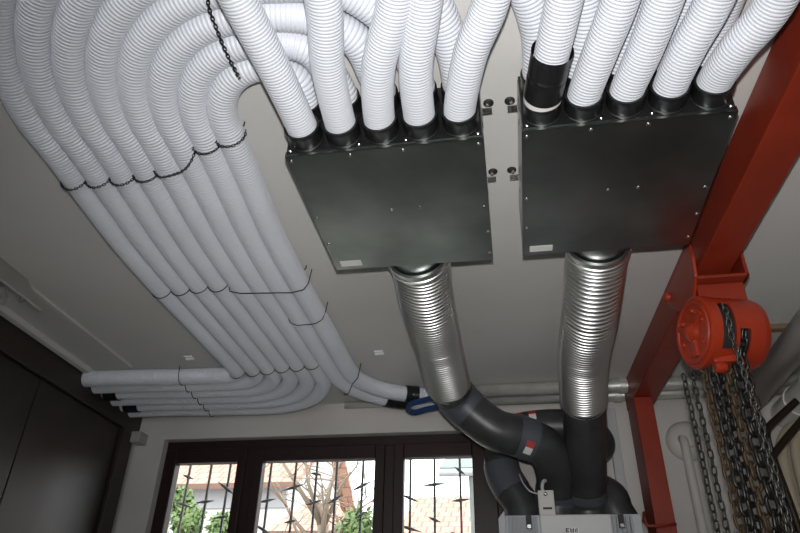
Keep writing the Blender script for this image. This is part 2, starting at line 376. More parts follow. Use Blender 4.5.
for k, (side, ci, pix, drift, lab) in low.items():
    x = colx[side][ci]; zz = [LOWZ, LOWZ-.002, LOWZ-.004, LOWZ-.006]
    if k == 'j': zz = [LOWZ, LOWZ-.008, LOWZ-.022, LOWZ-.042]
    by = BY0+DY[side]
    pts = [A(x, by-.012, LOWZ), A(x, by-.05, LOWZ)]
    for n, p in enumerate(pix):
        if n: pts.append(onZ(*p, zz[n+1]))
    l = pts[-1]; pts += [A(l[0]+drift*.8, .55, zz[-1]-.002), A(l[0]+drift*1.5, .1, zz[-1]-.004), A(l[0]+drift*1.9, -.4, zz[-1]-.006)]
    P = spline(pts, .004); HL = .0402
    t = thing('ventilation_hose', P[0], lab, 'hose', HG)
    if k == 'f':                                          # long black coupling and its pale seal ring
        y0 = BY0-.043; xq = x
        pa = P[(P[:, 1] < BY0-.066) & (P[:, 1] > BY0-.205)]
        rr = np.full(len(pa), .0470); n = len(pa); rr[int(n*.46):int(n*.52)] = .0455; rr[-3:] = .0480
        MB().tube(pa, rr, 32, caps=False).build('coupling', 'black', t, True)
        pb = P[(P[:, 1] < BY0-.050) & (P[:, 1] > BY0-.068)]
        MB().tube(pb, .0462, 32).build('seal_ring', 'ring', t, 'auto')
    corrugated(P[4:], HL, PIT, DEP, name='tube', parent=t)
for x, pts, lab in ((up_r[3], [(.45, 1.10), (.462, .9), (.47, .5), (.47, -.4)], 'upper white hose behind the second hose from the right on the right box'),
                    (up_r[4], [(.541, 1.08), (.556, .9), (.565, .5), (.565, -.4)], 'upper white hose behind the hose next to the red beam')):
    P = spline([A(x, BY0-.012, UPZ), A(x, BY0-.05, UPZ)]+[A(a, b, UPZ+.008) for a, b in pts], .004)
    corrugated(P, HR, PIT, DEP, name='ventilation_hose', label=lab, category='hose', group=HG)

# ------------------------------------------------------------------ chains and wires that hold the bundle up
def link_bm(mb, c, t, n, pitch, width, wire, seg=6):
    """one stadium-shaped link centred at c, long axis t, lying in the plane of t and n"""
    L = pitch+wire*1.0; rw = width/2-wire/2; hl = max(L/2-rw, .0)
    pts = []
    for a in np.linspace(-PI/2, PI/2, 6): pts.append(c+t*(hl+rw*math.cos(a))+n*rw*math.sin(a))
    for a in np.linspace(PI/2, 3*PI/2, 6): pts.append(c+t*(-hl+rw*math.cos(a))+n*rw*math.sin(a))
    mb.tube(pts, wire/2, seg, closed=True)
def chain_mb(path, pitch, width, wire, seg=5):
    P = resample(path, pitch); T, N, B = frames(P); mb = MB()
    for i in range(len(P)-1):
        c = (P[i]+P[i+1])/2; t = P[i+1]-P[i]; t = t/np.linalg.norm(t)
        n = (N[i]+B[i]) if i % 2 else (N[i]-B[i]); n = n-t*n.dot(t); n /= np.linalg.norm(n)
        link_bm(mb, c, t, n, pitch, width, wire, seg)
    return mb
def at_y(k, y):
    P = hose_path[k]; m = P[:, 1] > 1.25
    Q = P[m]; i = np.argmin(abs(Q[:, 1]-y)); return Q[i]
def swag(keys, yf, gap, start=None, end=None, anchor=True):
    pts = []
    rad = HR+gap
    for j, k in enumerate(keys):
        c = at_y(k, yf(j)); y = yf(j)
        for a in np.linspace(PI*1.06, PI*1.94, 9): pts.append(A(c[0]+rad*math.cos(a)*.97, y+.0, c[2]+rad*math.sin(a)))
    if start is not None: pts = list(start)+pts
    if end is not None: pts = pts+list(end)
    return np.array(pts)
y1 = [1.435, 1.435, 1.435, 1.43, 1.405, 1.375, 1.345, 1.33]
p = swag('ABCD', lambda j: y1[j], .006)
p2 = []
cE, cF = at_y('E', 1.41), at_y('F', 1.38)
p2 = [A(cE[0]-.045, 1.415, AZ-.02), A(cE[0]-.02, 1.415, AZ-.047), A(cE[0]+.03, 1.405, AZ-.052), A(cF[0], 1.385, AZ-.052), A(cF[0]+.03, 1.36, AZ-.04), A(cF[0]+.043, 1.345, AZ-.01)]
p3 = swag('GH', lambda j: (1.335, 1.315)[j], .006)
hx = at_y('H', 1.315)[0]
pall = np.vstack([p, spline(p2, .008), p3, [[hx+.047, 1.31, AZ+.005]]])
chain_mb(pall, .0085, .0085, .0028).build('support_chain', 'strapchain', label='dark chain slung in scallops under all eight hoses beside the left box', category='chain')
# chain hanging along the near bend
pc = [A(-.70, .70, AZ-.043), A(-.665, .86, AZ-.05), A(-.64, .955, AZ-.049), A(-.622, 1.03, AZ-.049), A(-.604, 1.10, AZ-.047), A(-.592, 1.15, AZ-.02), A(-.590, 1.158, CEIL-.004)]
for i, q in enumerate([(207, -12), (209, 8), (217, 30), (225, 50), (234, 68)]): pc[i] = onZ(*q, AZ-.050)
q = onZ(242, 80, AZ-.03); pc[5] = q; pc[6] = A(q[0]+.006, q[1]+.02, CEIL-.003)
chain_mb(spline(pc, .006), .0105, .0105, .0034).build('support_chain', 'strapchain', label='dark chain stretched across the tight near bends of the bundle', category='chain')
def wire(pts, r, lab, cat='wire'):
    MB().tube(resample(np.array(pts), .006), r, 6).build('support_wire', 'wire', None, True, label=lab, category=cat, group='wires holding the hose bundle')
yb = [2.13, 2.12, 2.11, 2.11]
pw = swag('ABCD', lambda j: yb[j], .003)
e_, h_ = at_y('E', 2.12), at_y('H', 2.12)
pts = np.vstack([[[at_y('A', 2.13)[0]-.046, 2.13, CEIL-.002]], pw, [[e_[0]-.03, 2.12, AZ-.04]], [[e_[0]+.01, 2.13, AZ-.046]], [[h_[0]-.02, 2.15, AZ-.046]], [[h_[0]+.025, 2.15, AZ-.036]], [[h_[0]+.043, 2.145, AZ-.01]], [[h_[0]+.056, 2.13, CEIL-.003]]])
wire(pts, .0022, 'thin dark wire under the middle of the straight hose runs')
g_ = at_y('G', 2.42); h_ = at_y('H', 2.42)
wire([A(g_[0]-.043, 2.40, AZ-.005), A(g_[0]-.03, 2.42, AZ-.036), A(g_[0], 2.43, AZ-.045), A(h_[0], 2.42, AZ-.046), A(h_[0]+.03, 2.41, AZ-.034), A(h_[0]+.044, 2.40, AZ), A(h_[0]+.05, 2.40, CEIL-.003)], .002, 'short dark wire under only the two hoses that turn right')
yc = [2.97, 2.955, 2.94, 2.925, 2.915, 2.905]
def at_tail(k, x): P = hose_path[k]; Q = P[P[:, 1] > 2.6]; i = np.argmin(abs(Q[:, 0]-x)); return Q[i]
pts = []
for j, k in enumerate('ABCDEF'):
    c = at_y(k, min(yc[j], YH[k]-.05))
    for a in np.linspace(PI*1.06, PI*1.94, 9): pts.append(A(c[0]+(HR+.003)*math.cos(a)*.98, c[1], c[2]+(HR+.003)*math.sin(a)))
wire(pts, .002, 'thin dark wire scalloped under six hoses just before they turn left')
cg, ch = onZ(336, 389, AZ-.045), onZ(352, 383, AZ-.045)
qa, qb = at_y('G', 3.24), at_y('H', 3.10)
wire([A(qa[0]-.03, qa[1]+.03, AZ-.034), A(qa[0], qa[1], AZ-.046), A((qa[0]+qb[0])/2, (qa[1]+qb[1])/2, AZ-.047), A(qb[0], qb[1], AZ-.046), A(qb[0]+.034, qb[1]-.035, AZ-.03), A(qb[0]+.05, qb[1]-.05, CEIL-.003)], .0025, 'dark wire under the far bend of the two hoses that turn right')
pts = []
for j, k in enumerate('ABCDEF'):
    x = -1.66-.008*j
    c = A(x, YH[k]-.008, AZ)
    for a in np.linspace(PI*1.06, PI*1.94, 7): pts.append(A(x, c[1]+(HR+.003)*math.cos(a)*.98, AZ+(HR+.003)*math.sin(a)))
wire([A(-1.66, YH['A']-.055, CEIL-.003)]+pts, .0025, 'dark wire around the horizontal hoses above the window corner')
# hook eyes in the ceiling
for q, lab in (((244, 125), 'small dark hook beside the innermost hose, near end'), ((306, 268), 'small dark hook beside the innermost hose, middle of its run')):
    c = onZ(*q, CEIL-.012)
    MB().tube([A(c[0], c[1], CEIL+.004), A(c[0], c[1], CEIL-.014), A(c[0]-.006, c[1]-.003, CEIL-.022), A(c[0]-.014, c[1]-.003, CEIL-.018)], .0022, 8).build('ceiling_hook', 'wire', None, True, label=lab, category='hook', group='ceiling hooks')

# ------------------------------------------------------------------ silver flexible ducts and dark foam ducts
def ring_duct(path, r, name, lab, cat='duct'):
    P = spline(path, .004); t = thing(name, P[0], lab, cat, 'aluminium flexible ducts')
    corrugated(P[8:-4], r,  .019, .0130, 44, 'tube', 'alu', t)
    T = P[12]-P[2]
    MB().lathe(P[0]+(P[2]-P[0])*1.0, T, [(0, r*.93), (0, r+.003), (.014, r+.004), (.016, r+.001), (.026, r+.001), (.028, r+.004), (.040, r+.003), (.040, r*.93)], 48, False).build('end_band', 'alu', t, 'auto')
    return P
xL, xR = -.272, .334
LP = [A(-.270, 1.895, 1.246), onD(421, 268, 2.32), onD(427, 300, 2.50), onD(438, 345, 2.82), onD(449, 386, 3.12)]
LP[1] = A(-.268, 1.96, 1.240)
ring_duct(LP, .1055, 'flexible_duct', 'shiny ribbed duct from the left box, leaning right towards the dark S bend')
RP = [A(.333, 1.895, 1.244), A(.333, 1.955, 1.236), onD(590, 310, 2.42), onD(583, 360, 2.72), onD(583.5, 402, 2.96)]
ring_duct(RP, .1035, 'flexible_duct', 'shiny ribbed duct from the right box, running onto the straight dark duct')
def foam_duct(path, r, lab, bands=(), stickers=(), step=.012, name='insulated_duct'):
    P = spline(path, step); t = thing(name, P[-1], lab, 'duct', 'dark insulated ducts')
    MB().tube(P, r, 36).build('tube', 'foam', t, True)
    n = len(P)
    for a, b in bands:
        q = P[int(a*n):max(int(b*n), int(a*n)+2)]
        MB().tube(q, r+.0035, 36).build('band', 'tape', t, 'auto')
    for fr, ang, w in stickers:                          # small red and white maker's sticker lying on the skin
        i = int(fr*n); T, N, B = frames(P); c = P[i]
        toc = -c/np.linalg.norm(c); toc = toc-T[i]*toc.dot(T[i]); toc /= np.linalg.norm(toc); side = np.cross(T[i], toc)
        def patch(a0, a1, l0, l1, m, nm):
            rr = r+.0045; mb = MB(); R_ = []
            for a in np.linspace(a0, a1, 6): R_.append([c+T[i]*l+(toc*math.cos(a)+side*math.sin(a))*rr for l in (l0, l1)]+[c+T[i]*l+(toc*math.cos(a)+side*math.sin(a))*(rr-.002) for l in (l1, l0)])
            mb.rings([np.array(x) for x in R_]); mb.build(nm, m, t)
        patch(ang-.25, ang+.05, -w, w, 'stickred', 'sticker'); patch(ang+.05, ang+.42, -w, w, 'label', 'sticker')
    return P
SP = [onD(446, 380, 3.08), onD(458, 399, 3.14), onD(473, 414, 3.13), onD(496, 430, 3.10), onD(522, 437, 3.10), onD(545, 448, 3.11), onD(556, 474, 3.16), onD(556, 500, 3.20)]
SP.append(A(SP[-1][0], SP[-1][1]+.02, .60))
foam_duct(SP, .0955, 'dark S-shaped duct sweeping from the left silver duct down to the grey unit', bands=((.10, .22), (.43, .52), (.80, .90)), stickers=((.475, .3, .018),))
DP = [onD(583.8, 398, 2.93), onD(584.5, 420, 3.01), onD(585.5, 445, 3.08), onD(586, 475, 3.14)]
q = onD(587.5, 505, 3.18); DP += [q, A(q[0], q[1]+.015, .60)]
foam_duct(DP, .0955, 'straight dark duct under the right silver duct, entering the grey unit', bands=((.70, .78),))
ry = 3.47
RPa = [A(.045, 3.42, .60), onY(522, 506, 3.43), onY(513, 492, 3.44), onY(504, 476, 3.46), onY(501, 460, ry), onY(504, 445, ry), onY(516, 432, ry), onY(540, 427, ry), onY(570, 427, ry), onY(587, 432, ry), onY(597, 442, ry+.01), onY(596, 448, ry+.07), onY(593, 449, WALL)]
foam_duct(RPa, .088, 'dark arched duct curling up from the left of the unit behind the S bend', bands=((.18, .32),), stickers=((.52, -.9, .018), (.575, -.9, .018)))
RQ = [A(.515, 3.42, .60), onY(614, 510, 3.42), onY(611, 500, 3.43), onY(604, 494, 3.47), onY(596, 491, 3.53), onY(592, 490, WALL)]
foam_duct(RQ, .088, 'dark elbow duct at the right end of the grey unit')

# ------------------------------------------------------------------ ventilation unit under the ducts
ux0, ux1, uy0, uy1, uz0, uz1 = -.045, .545, 3.15, 3.60, -.35, .628
u = thing('ventilation_unit', ((ux0+ux1)/2, (uy0+uy1)/2, uz0), 'grey box-shaped ventilation unit with pale front panel under the dark ducts', 'ventilation unit')
MB().b2((ux0, uy0+.012, uz0), (ux1, uy1, uz1)).build('casing', 'lightgrey', u, bevel=.006)
MB().b2((.108, uy0-.012, uz0+.02), (.412, uy0+.014, uz1-.004)).build('front_panel', 'panel', u, bevel=.005)
for a, b in ((ux0+.012, .103), (.417, ux1-.04)):
    mb = MB(); x = a
    while x < b-.008: mb.b2((x, uy0, uz0+.02), (min(x+.017, b), uy0+.014, uz1-.010)); x += .019
    mb.build('ribbed_panel', 'midgrey', u, bevel=.002)
for x in (.060, .455):
    l = MB().b2((x-.012, uy0-.010, uz1-.062), (x+.012, uy0+.002, uz1-.006)).build('latch', 'rubber', u, bevel=.002)
    MB().b2((x-.008, uy0-.014, uz1-.060), (x+.008, uy0-.008, uz1-.045)).build('catch', 'steel', l)
bz = onY(572, 529.5, uy0-.013)
badge = MB().b2((bz[0]-.030, uy0-.0135, bz[2]-.030), (bz[0]+.028, uy0-.011, bz[2]+.008)).build('badge', 'label', u)
def bad(x0, z0, x1, z1): return MB().b2((bz[0]+x0, uy0-.0142, bz[2]+z0), (bz[0]+x1, uy0-.0133, bz[2]+z1))
mb = MB()
for x0, z0, x1, z1 in ((-.027, -.012, -.022, .006), (-.022, .002, -.012, .006), (-.022, -.005, -.014, -.001), (-.022, -.012, -.012, -.008),
                       (-.008, -.012, -.004, .006), (-.004, -.012, .004, -.008), (-.004, -.004, .004, 0.), (.004, -.012, .008, .006),
                       (.012, -.012, .016, .002), (.019, -.012, .023, .006)):
    mb.b2((bz[0]+x0, uy0-.0143, bz[2]+z0), (bz[0]+x1, uy0-.0133, bz[2]+z1))
mb.build('lettering', 'ink', badge)
# mounting bracket at the unit's left shoulder
MB().prism([(ux0-.03, uy0+.08, uz1+.0), (ux0-.001, uy0+.08, uz1+.035), (ux0-.001, uy0+.08, uz1-.20), (ux0-.03, uy0+.08, uz1-.20)], (0, .03, 0)).build('side_bracket', 'lightgrey', u)
# small valve box on top
c0 = onY(537.5, 490.5, 3.17); c1 = onY(555.5, 512, 3.17)
s = thing('control_box', ((c0[0]+c1[0])/2, 3.19, uz1), 'small pale control box standing on top of the grey unit', 'control box')
MB().b2((c0[0], 3.165, uz1), (c1[0], 3.215, c0[2])).build('housing', 'whitepipe', s, bevel=.004)
zc = c0[2]; hx = (c0[0]+c1[0])/2
MB().b2((hx-.018, 3.158, uz1+.024), (hx+.022, 3.166, uz1+.032)).build('slot', 'rubber', s)
MB().lathe((hx-.002, 3.166, zc-.018), (0, -1, 0), [(0, .010), (.006, .009), (.010, .004), (.0101, .0001)], 16).build('knob', 'steel', s, 'auto')
MB().tube(spline([A(hx-.01, 3.19, zc-.005), A(hx-.012, 3.19, zc+.02), A(hx-.004, 3.19, zc+.045), A(hx+.006, 3.20, zc+.05)], .005), .008, 10).build('stub', 'lightgrey', s, True)
MB().tube(spline([A(c0[0]+.01, 3.20, zc-.01), A(c0[0]-.03, 3.21, zc+.005), A(c0[0]-.06, 3.24, zc+.05), A(c0[0]-.075, 3.27, zc+.10)], .008), .0035, 8).build('control_cable', 'lightgrey', None, True, label='thin grey cable looping up from the small control box', category='cable')

# ------------------------------------------------------------------ pipes on the window wall
def pipe(path, r, m, lab, name='wall_pipe', cat='pipe', group=None, rings=()):
    t = thing(name, path[0], lab, cat, group)
    P = spline(path, .02) if len(path) > 2 else np.array(path)
    MB().tube(P, r, 20).build('tube', m, t, True)
    for p, d in rings: MB().lathe(p, d, [(-.018, r), (-.018, r+.007), (.018, r+.007), (.018, r)], 20, False).build('joint_ring', m, t, 'auto')
    return t
pipe([A(-.22, 3.40, 1.312), A(1.9, 3.40, 1.312)], .034, 'lagged', 'upper silver lagged pipe along the ceiling over the window wall', group='silver pipes', rings=[(A(.60, 3.40, 1.312), A(1, 0, 0)), (A(.48, 3.40, 1.312), A(1, 0, 0))])
pipe([A(-.22, 3.515, 1.305), A(1.9, 3.515, 1.305)], .031, 'lagged', 'lower silver pipe running closest to the window wall', group='silver pipes', rings=[(A(.585, 3.515, 1.305), A(1, 0, 0))])
pipe([A(-.93, 3.598, CEIL-.022), A(-.30, 3.598, CEIL-.022)], .018, 'whitepipe', 'thin white conduit in the corner of ceiling and window wall')
cd = onY(616, 450, WALL-.02)
MB().b2((cd[0]-.024, WALL-.035, FLOOR), (cd[0]+.024, WALL-.001, 1.26)).build('cable_trunking', 'lightgrey', None, bevel=.003, label='pale vertical trunking on the wall left of the red post', category='trunking')
# two off-white pipes bending into a plaster rosette
ro = onY(687, 441, WALL-.01)
t = thing('wall_rosette', (ro[0], WALL, ro[2]), 'round off-white rosette on the wall behind the hanging hand chain', 'rosette')
MB().lathe((ro[0], WALL, ro[2]), (0, -1, 0), [(0, .105), (.012, .105), (.03, .095), (.045, .075), (.05, .05), (.0505, .001)], 32).build('plate', 'whitepipe', t, 'auto')
MB().lathe((ro[0], WALL-.05, ro[2]), (0, -1, 0), [(0, .045), (.015, .045), (.02, .03), (.0201, .001)], 24).build('boss', 'whitepipe', t, 'auto')
for dx, lab in ((-.030, 'left one of two off-white pipes rising into the wall rosette'), (.042, 'right one of two off-white pipes rising into the wall rosette')):
    x = ro[0]+dx; pipe([A(x, 3.545, FLOOR), A(x, 3.545, 0.), A(x, 3.545, ro[2]-.09), A(x, 3.545, ro[2]-.04), A(x, 3.56, ro[2]-.008), A(x, 3.574, ro[2])], .023, 'whitepipe', lab, group='pipes in the rosette')
# grey drain pipes, upper right
pipe([A(1.175, .4, 1.20), A(1.19, WALL, 1.20)], .062, 'greypipe', 'thick grey drain pipe under the ceiling right of the hoist', 'drain_pipe', rings=[(A(1.178, 1.6, 1.20), A(0, 1, 0))])
pipe([A(1.43, 2.12, CEIL+.02), A(1.43, 2.13, 1.32), A(1.43, 2.18, 1.235), A(1.43, 2.30, 1.20), A(1.43, 2.7, 1.20), A(1.43, WALL, 1.20)], .075, 'greypipe', 'short stretch of grey drain pipe with joint rings at the right edge', 'drain_pipe', rings=[(A(1.43, 3.15, 1.20), A(0, 1, 0)), (A(1.43, 3.42, 1.20), A(0, 1, 0))])
b = onZ(776, 328, CEIL-.012)
MB().b2((b[0]-.06, b[1]-.02, CEIL-.024), (b[0]+.45, b[1]+.02, CEIL)).build('ceiling_batten', 'batten', None, bevel=.002, label='thin brown batten on the ceiling right of the red hoist', category='batten')
# brown-black tubular frame and cream pipes at the right edge
k_ = 3.3/2.6
R1 = [(800, 398), (778, 418), (767, 430), (768, 442), (776, 466), (800, 533)]
R2 = [(802, 420), (785, 440), (769, 461)]
t = thing('tubular_frame', onY(768, 430, 3.3), 'brown-black bent tubular frame at the right edge by the wall', 'frame')
P1 = [onY(*p, 3.3) for p in R1]; q = P1[0]+(P1[0]-P1[1])*1.2; q2 = P1[-1]+(P1[-1]-P1[-2])*6
MB().tube(spline([q]+P1+[A(P1[-1][0]+.01, 3.3, FLOOR)], .02), .017, 12).build('bent_tube', 'darkrod', t, True)
P2 = [onY(*p, 3.26) for p in R2]; MB().tube(spline([P2[0]+(P2[0]-P2[1])*1.2]+P2, .02), .017, 12).build('brace', 'darkrod', t, True)
for px0, py0, lab in ((782, 452, 'left cream pipe behind the brown tubular frame'), (796, 452, 'right cream pipe behind the brown tubular frame')):
    q = onY(px0, py0, 3.45); pipe([A(q[0], 3.45, FLOOR), A(q[0], 3.45, q[2]), A(q[0]+.02, 3.45, q[2]+.06), A(q[0]+.10, 3.45, q[2]+.13), A(q[0]+.5, 3.45, q[2]+.13), A(RIGHT, 3.45, q[2]+.13)], .026, 'beige', lab, group='cream pipes')

# blue V-shaped bracket under the hose ends
V = [onZ(443, 395, AZ-.052), onZ(425, 400, AZ-.055), onZ(411, 404, AZ-.058), onZ(408, 410, AZ-.066), onZ(413, 412.5, AZ-.07), onZ(428, 409, AZ-.07), onZ(444, 406, AZ-.068)]
MB().tube(spline(V[:4], .006), .0155, 10).tube(spline(V[3:], .006), .0155, 10).build('hose_clamp', 'blue', None, True, label='blue V-shaped clamp hanging under the hose ends beside the silver duct', category='clamp')
# small bits on the ceiling
for px, py, lab in ((379.5, 354, 'little white plastic clip on the ceiling left of the silver duct'), (190, 359, 'little white plastic clip on the ceiling above the left-turning hoses')):
    c = onZ(px, py, CEIL-.006); MB().b2((c[0]-.022, c[1]-.006, CEIL-.012), (c[0]+.022, c[1]+.01, CEIL)).b2((c[0]-.022, c[1]-.03, CEIL-.008), (c[0]+.022, c[1]-.022, CEIL)).build('ceiling_clip', 'ring', None, bevel=.002, label=lab, category='clip', group='ceiling clips')
# lamp housing and its conduit at the left edge
t = thing('lamp_housing', (-1.96, 1.6, CEIL), 'long grey lamp housing on the ceiling at the left edge', 'lamp')
MB().b2((-2.0, .5, CEIL-.05), (-1.93, 2.03, CEIL)).build('housing', 'fixture', t, bevel=.003)
MB().prism([(-1.902, 2.06, CEIL), (-1.786, 2.06, 1.205), (-1.794, 2.06, 1.199), (-1.912, 2.06, CEIL)], (0, -1.55, 0)).build('reflector', 'fixture', t, bevel=.002)
for q in (ray(5, 300)*(-1.93/ray(5, 300)[0]), ray(23, 298)*(-1.93/ray(23, 298)[0])):
    MB().tube([q+A(.018*math.cos(a), 0, .018*math.sin(a)) for a in np.linspace(-PI*1.4, PI*.4, 14)], .0045, 8).tube([q+A(0, 0, .018), A(q[0]-.02, q[1], CEIL-.045)], .0045, 8).build('tube_clip', 'fixture', t, True)
MB().b2((-1.938, 2.075, CEIL-.012), (-1.918, 2.95, CEIL)).build('cable_conduit', 'ceiling', None, bevel=.002, label='thin ceiling-coloured cable conduit running on from the lamp housing', category='conduit')
jb = onY(130.5, 438.5, WALL-.02)
MB().b2((LEFT+.040, WALL-.085, jb[2]-.040), (LEFT+.105, WALL+.002, jb[2]+.022)).build('junction_box', 'fixture', None, bevel=.005, label='small grey junction box on the wall in the far left corner', category='junction box')

# ------------------------------------------------------------------ red beam, post and hoist
bzb = 1.205; HWB = .058
def bc(y): return .742-.040*(y-1.8)
bx0, bx1 = .742-HWB, .742+HWB
t = thing('hoist_gantry', (bc(3.43), 3.43, FLOOR), 'red painted steel beam under the ceiling with a post by the window wall', 'gantry')
def bar(l, h, z0, z1, ya, yb): return [(bc(ya)+l, ya, z0), (bc(ya)+h, ya, z0), (bc(ya)+h, ya, z1), (bc(ya)+l, ya, z1)], (bc(yb)-bc(ya), yb-ya, 0)
MB().prism(*bar(-HWB, HWB, bzb, CEIL-.006, -1.2, 3.49)).build('beam', 'red', t, bevel=.003)
MB().b2((bc(3.4)-HWB, 3.28, FLOOR), (bc(3.4)-HWB+.088, 3.49, bzb-.001)).build('post', 'red', t, bevel=.004)
MB().tube([onY(645, 518, 3.265)+A(0, 0, .025), onY(644, 520, 3.25), onY(648, 526, 3.24), onY(660, 526, 3.24), onY(676, 524, 3.255)], .007, 8).build('hook', 'red', t, True)
MB().b2((bx0-.03, 3.24, FLOOR), (bx1+.02, 3.53, FLOOR+.012)).build('foot_plate', 'red', t, bevel=.002)
# hoist: trolley clasping the beam, drum below
hc = onY(722, 335, 2.10); hc = A(.738, 2.10, hc[2]); ph = math.radians(14)
ax = A(math.cos(ph), math.sin(ph), 0)
h = thing('chain_hoist', tuple(hc), 'red drum-shaped chain hoist hanging from the red beam', 'hoist')
ty0, ty1 = 2.06, 2.34
mb = MB().b2((bx0-.030, ty0, bzb-.040), (bx1+.030, ty1, bzb-.028)).b2((bx1+.018, ty0, bzb-.040), (bx1+.030, ty1, bzb+.075)).b2((bx0-.030, ty0+.03, bzb-.04), (bx0-.018, ty1, bzb+.05))
mb.build('trolley', 'red', h, bevel=.003)
# side plate with pin
px_out = [(691, 244), (671, 288), (666, 298), (672, 307), (682, 312), (696, 300), (698, 276), (695, 256)]
pxp = bx0-.034
sp = []
for p in px_out: d = ray(*p); sp.append(d*(pxp/d[0]))
pl = MB().prism(sp, (-.010, 0, 0)).build('side_plate', 'hred', h, bevel=.003)
d = ray(669, 297); q = d*((pxp-.01)/d[0])
MB().lathe(q, (-1, 0, 0), [(0, .018), (.014, .018), (.02, .012), (.0201, .001)], 16).build('pin', 'hred', pl, 'auto')
MB().b2((bx0-.018, 2.10, hc[2]+.09), (bx1+.018, 2.32, bzb-.041)).build('hanger', 'red', h, bevel=.004)
RD, LD = .117, .30
w = np.cross(ax, (0, 0, 1.)); w /= np.linalg.norm(w)
# drum body with two chain slots (a cylinder skin cut by angle)
def drum_band(a0, a1, gaps, r0, name, m):
    mb = MB(); seg = 64
    th = np.linspace(0, 2*PI, seg+1)
    def pt(d, r, t): return hc+ax*d+r*(w*math.cos(t)+A(0, 0, 1)*math.sin(t))
    for i in range(seg):
        tm = (th[i]+th[i+1])/2
        if any(g0 < tm < g1 for g0, g1 in gaps): continue
        q = [pt(d, r, t) for d in (a0, a1) for r in (r0-.008, r0) for t in (th[i], th[i+1])]
        mb.add(q, [(0,1,3,2),(4,6,7,5),(0,4,5,1),(2,3,7,6),(0,2,6,4),(1,5,7,3)])
    return mb
# w points to -Y side or +Y side; angle measured from w through +Z
sgn = 0 if w[1] < 0 else PI
def ga(a, b): return [((a+sgn) % (2*PI), (b+sgn) % (2*PI))] if (a+sgn) % (2*PI) < (b+sgn) % (2*PI) else [(0, (b+sgn) % (2*PI)), ((a+sgn) % (2*PI), 2*PI)]
g1 = ga(-.85, .55) if sgn == 0 else [(PI-.55, PI+.85)]
g2 = ga(-1.2, -.3) if sgn == 0 else [(PI+.3, PI+1.2)]
mb = drum_band(-.095, -.052, g1, RD, '', '')
for a0, a1, g in ((-.052, -.040, []), (-.040, -.006, g2), (-.006, .0, []), (.0, .043, [])):
    q = drum_band(a0, a1, g, RD, '', ''); mb.add(np.concatenate(q.v), q.f)
mb.build('drum', 'hred', h)
MB().lathe(hc-ax*.13, ax, [(0, .001), (0, RD-.006), (.006, RD+.002), (.035, RD+.002), (.035, .001)], 48).build('front_cover', 'hred', h, 'auto')
MB().lathe(hc+ax*.043, ax, [(0, .001), (0, RD), (.018, RD-.006), (.034, RD-.028), (.040, RD-.055), (.0401, .001)], 48).build('rear_cover', 'hred', h, 'auto')
MB().lathe(hc-ax*.094, ax, [(0, .001), (0, RD-.018), (.138, RD-.018), (.138, .001)], 32).build('chain_wheel', 'rubber', h, 'auto')
# cast relief on the front cover
mb = MB().lathe(hc-ax*.131, -ax, [(0, RD-.012), (.006, RD-.014), (.006, RD-.026), (0, RD-.028)], 48, False)
for i in range(3):
    a = i*2*PI/3+.5; d = w*math.cos(a)+A(0, 0, 1)*math.sin(a); s_ = np.cross(ax, d)
    mb.box(hc-ax*.134+d*.05, (.012, .07, .022), (ax, d, s_))
mb.build('cover_relief', 'hred', h, bevel=.002)
MB().lathe(hc-ax*.130, -ax, [(0, .034), (.014, .032), (.018, .024), (.026, .018), (.028, .012), (.0281, .001)], 24).build('hub', 'hred', h, 'auto')
for i in range(6):
    a = i*PI/3+.2; d = w*math.cos(a)+A(0, 0, 1)*math.sin(a)
    MB().lathe(hc-ax*.130+d*.070, -ax, [(0, .008), (.009, .008), (.0095, .001)], 6).build('bolt', 'hred', h)
q = hc-ax*.085+A(0, 0, -RD-.012)+w*(-.03 if w[1] > 0 else .03)
MB().lathe(q+A(-.02, 0, 0), A(1, .25, 0), [(0, .002), (.001, .017), (.018, .021), (.036, .017), (.04, .002)], 16).build('chain_guide', 'hred', h, 'auto')
MB().b2((q[0]-.02, q[1]-.02, q[2]+.008), (q[0]+.05, q[1]+.02, q[2]+.03)).build('guide_bracket', 'hred', h, bevel=.003)
# chains: one link mesh per chain, every visible link a part
def hanging_chain(x, y, z0, z1, pitch, width, wire_, m, lab, sway=.0, twist=.3, group='chains hanging from the hoist'):
    t = thing('hoist_chain', (x, y, z0), lab, 'chain', group)
    n = int((z0-z1)/pitch); proto = None
    for i in range(n):
        if proto is None:
            mb = MB(); link_bm(mb, A(x, y, z0), A(0, 0, 1), A(1, 0, 0), pitch, width, wire_, 8); o = mb.build('link', m, t, True); proto = o
        else:
            o = proto.copy(); C.objects.link(o); o.parent = t
        f = i/n
        o.location = (sway*math.sin(f*PI)*1.0+random.uniform(-.001, .001), random.uniform(-.001, .001), -i*pitch)
        o.rotation_euler = (random.uniform(-.08, .08), random.uniform(-.08, .08), twist+(PI/2 if i % 2 else 0)+random.uniform(-.15, .15))
    return t
def cx(px, py, y): return onY(px, py, y)
a = cx(689, 400, 2.0); hanging_chain(a[0], 2.0, cx(686.5, 378, 2.0)[2], .26, .0235, .0180, .0050, 'chain', 'left strand of the thin hand chain at the drum cover', twist=.5)
a = cx(698.5, 400, 2.0); hanging_chain(a[0], 2.005, cx(694, 376, 2.0)[2], .26, .0235, .0180, .0050, 'chain', 'right strand of the thin hand chain at the drum cover', twist=.2)
zz = hc[2]-RD+.01
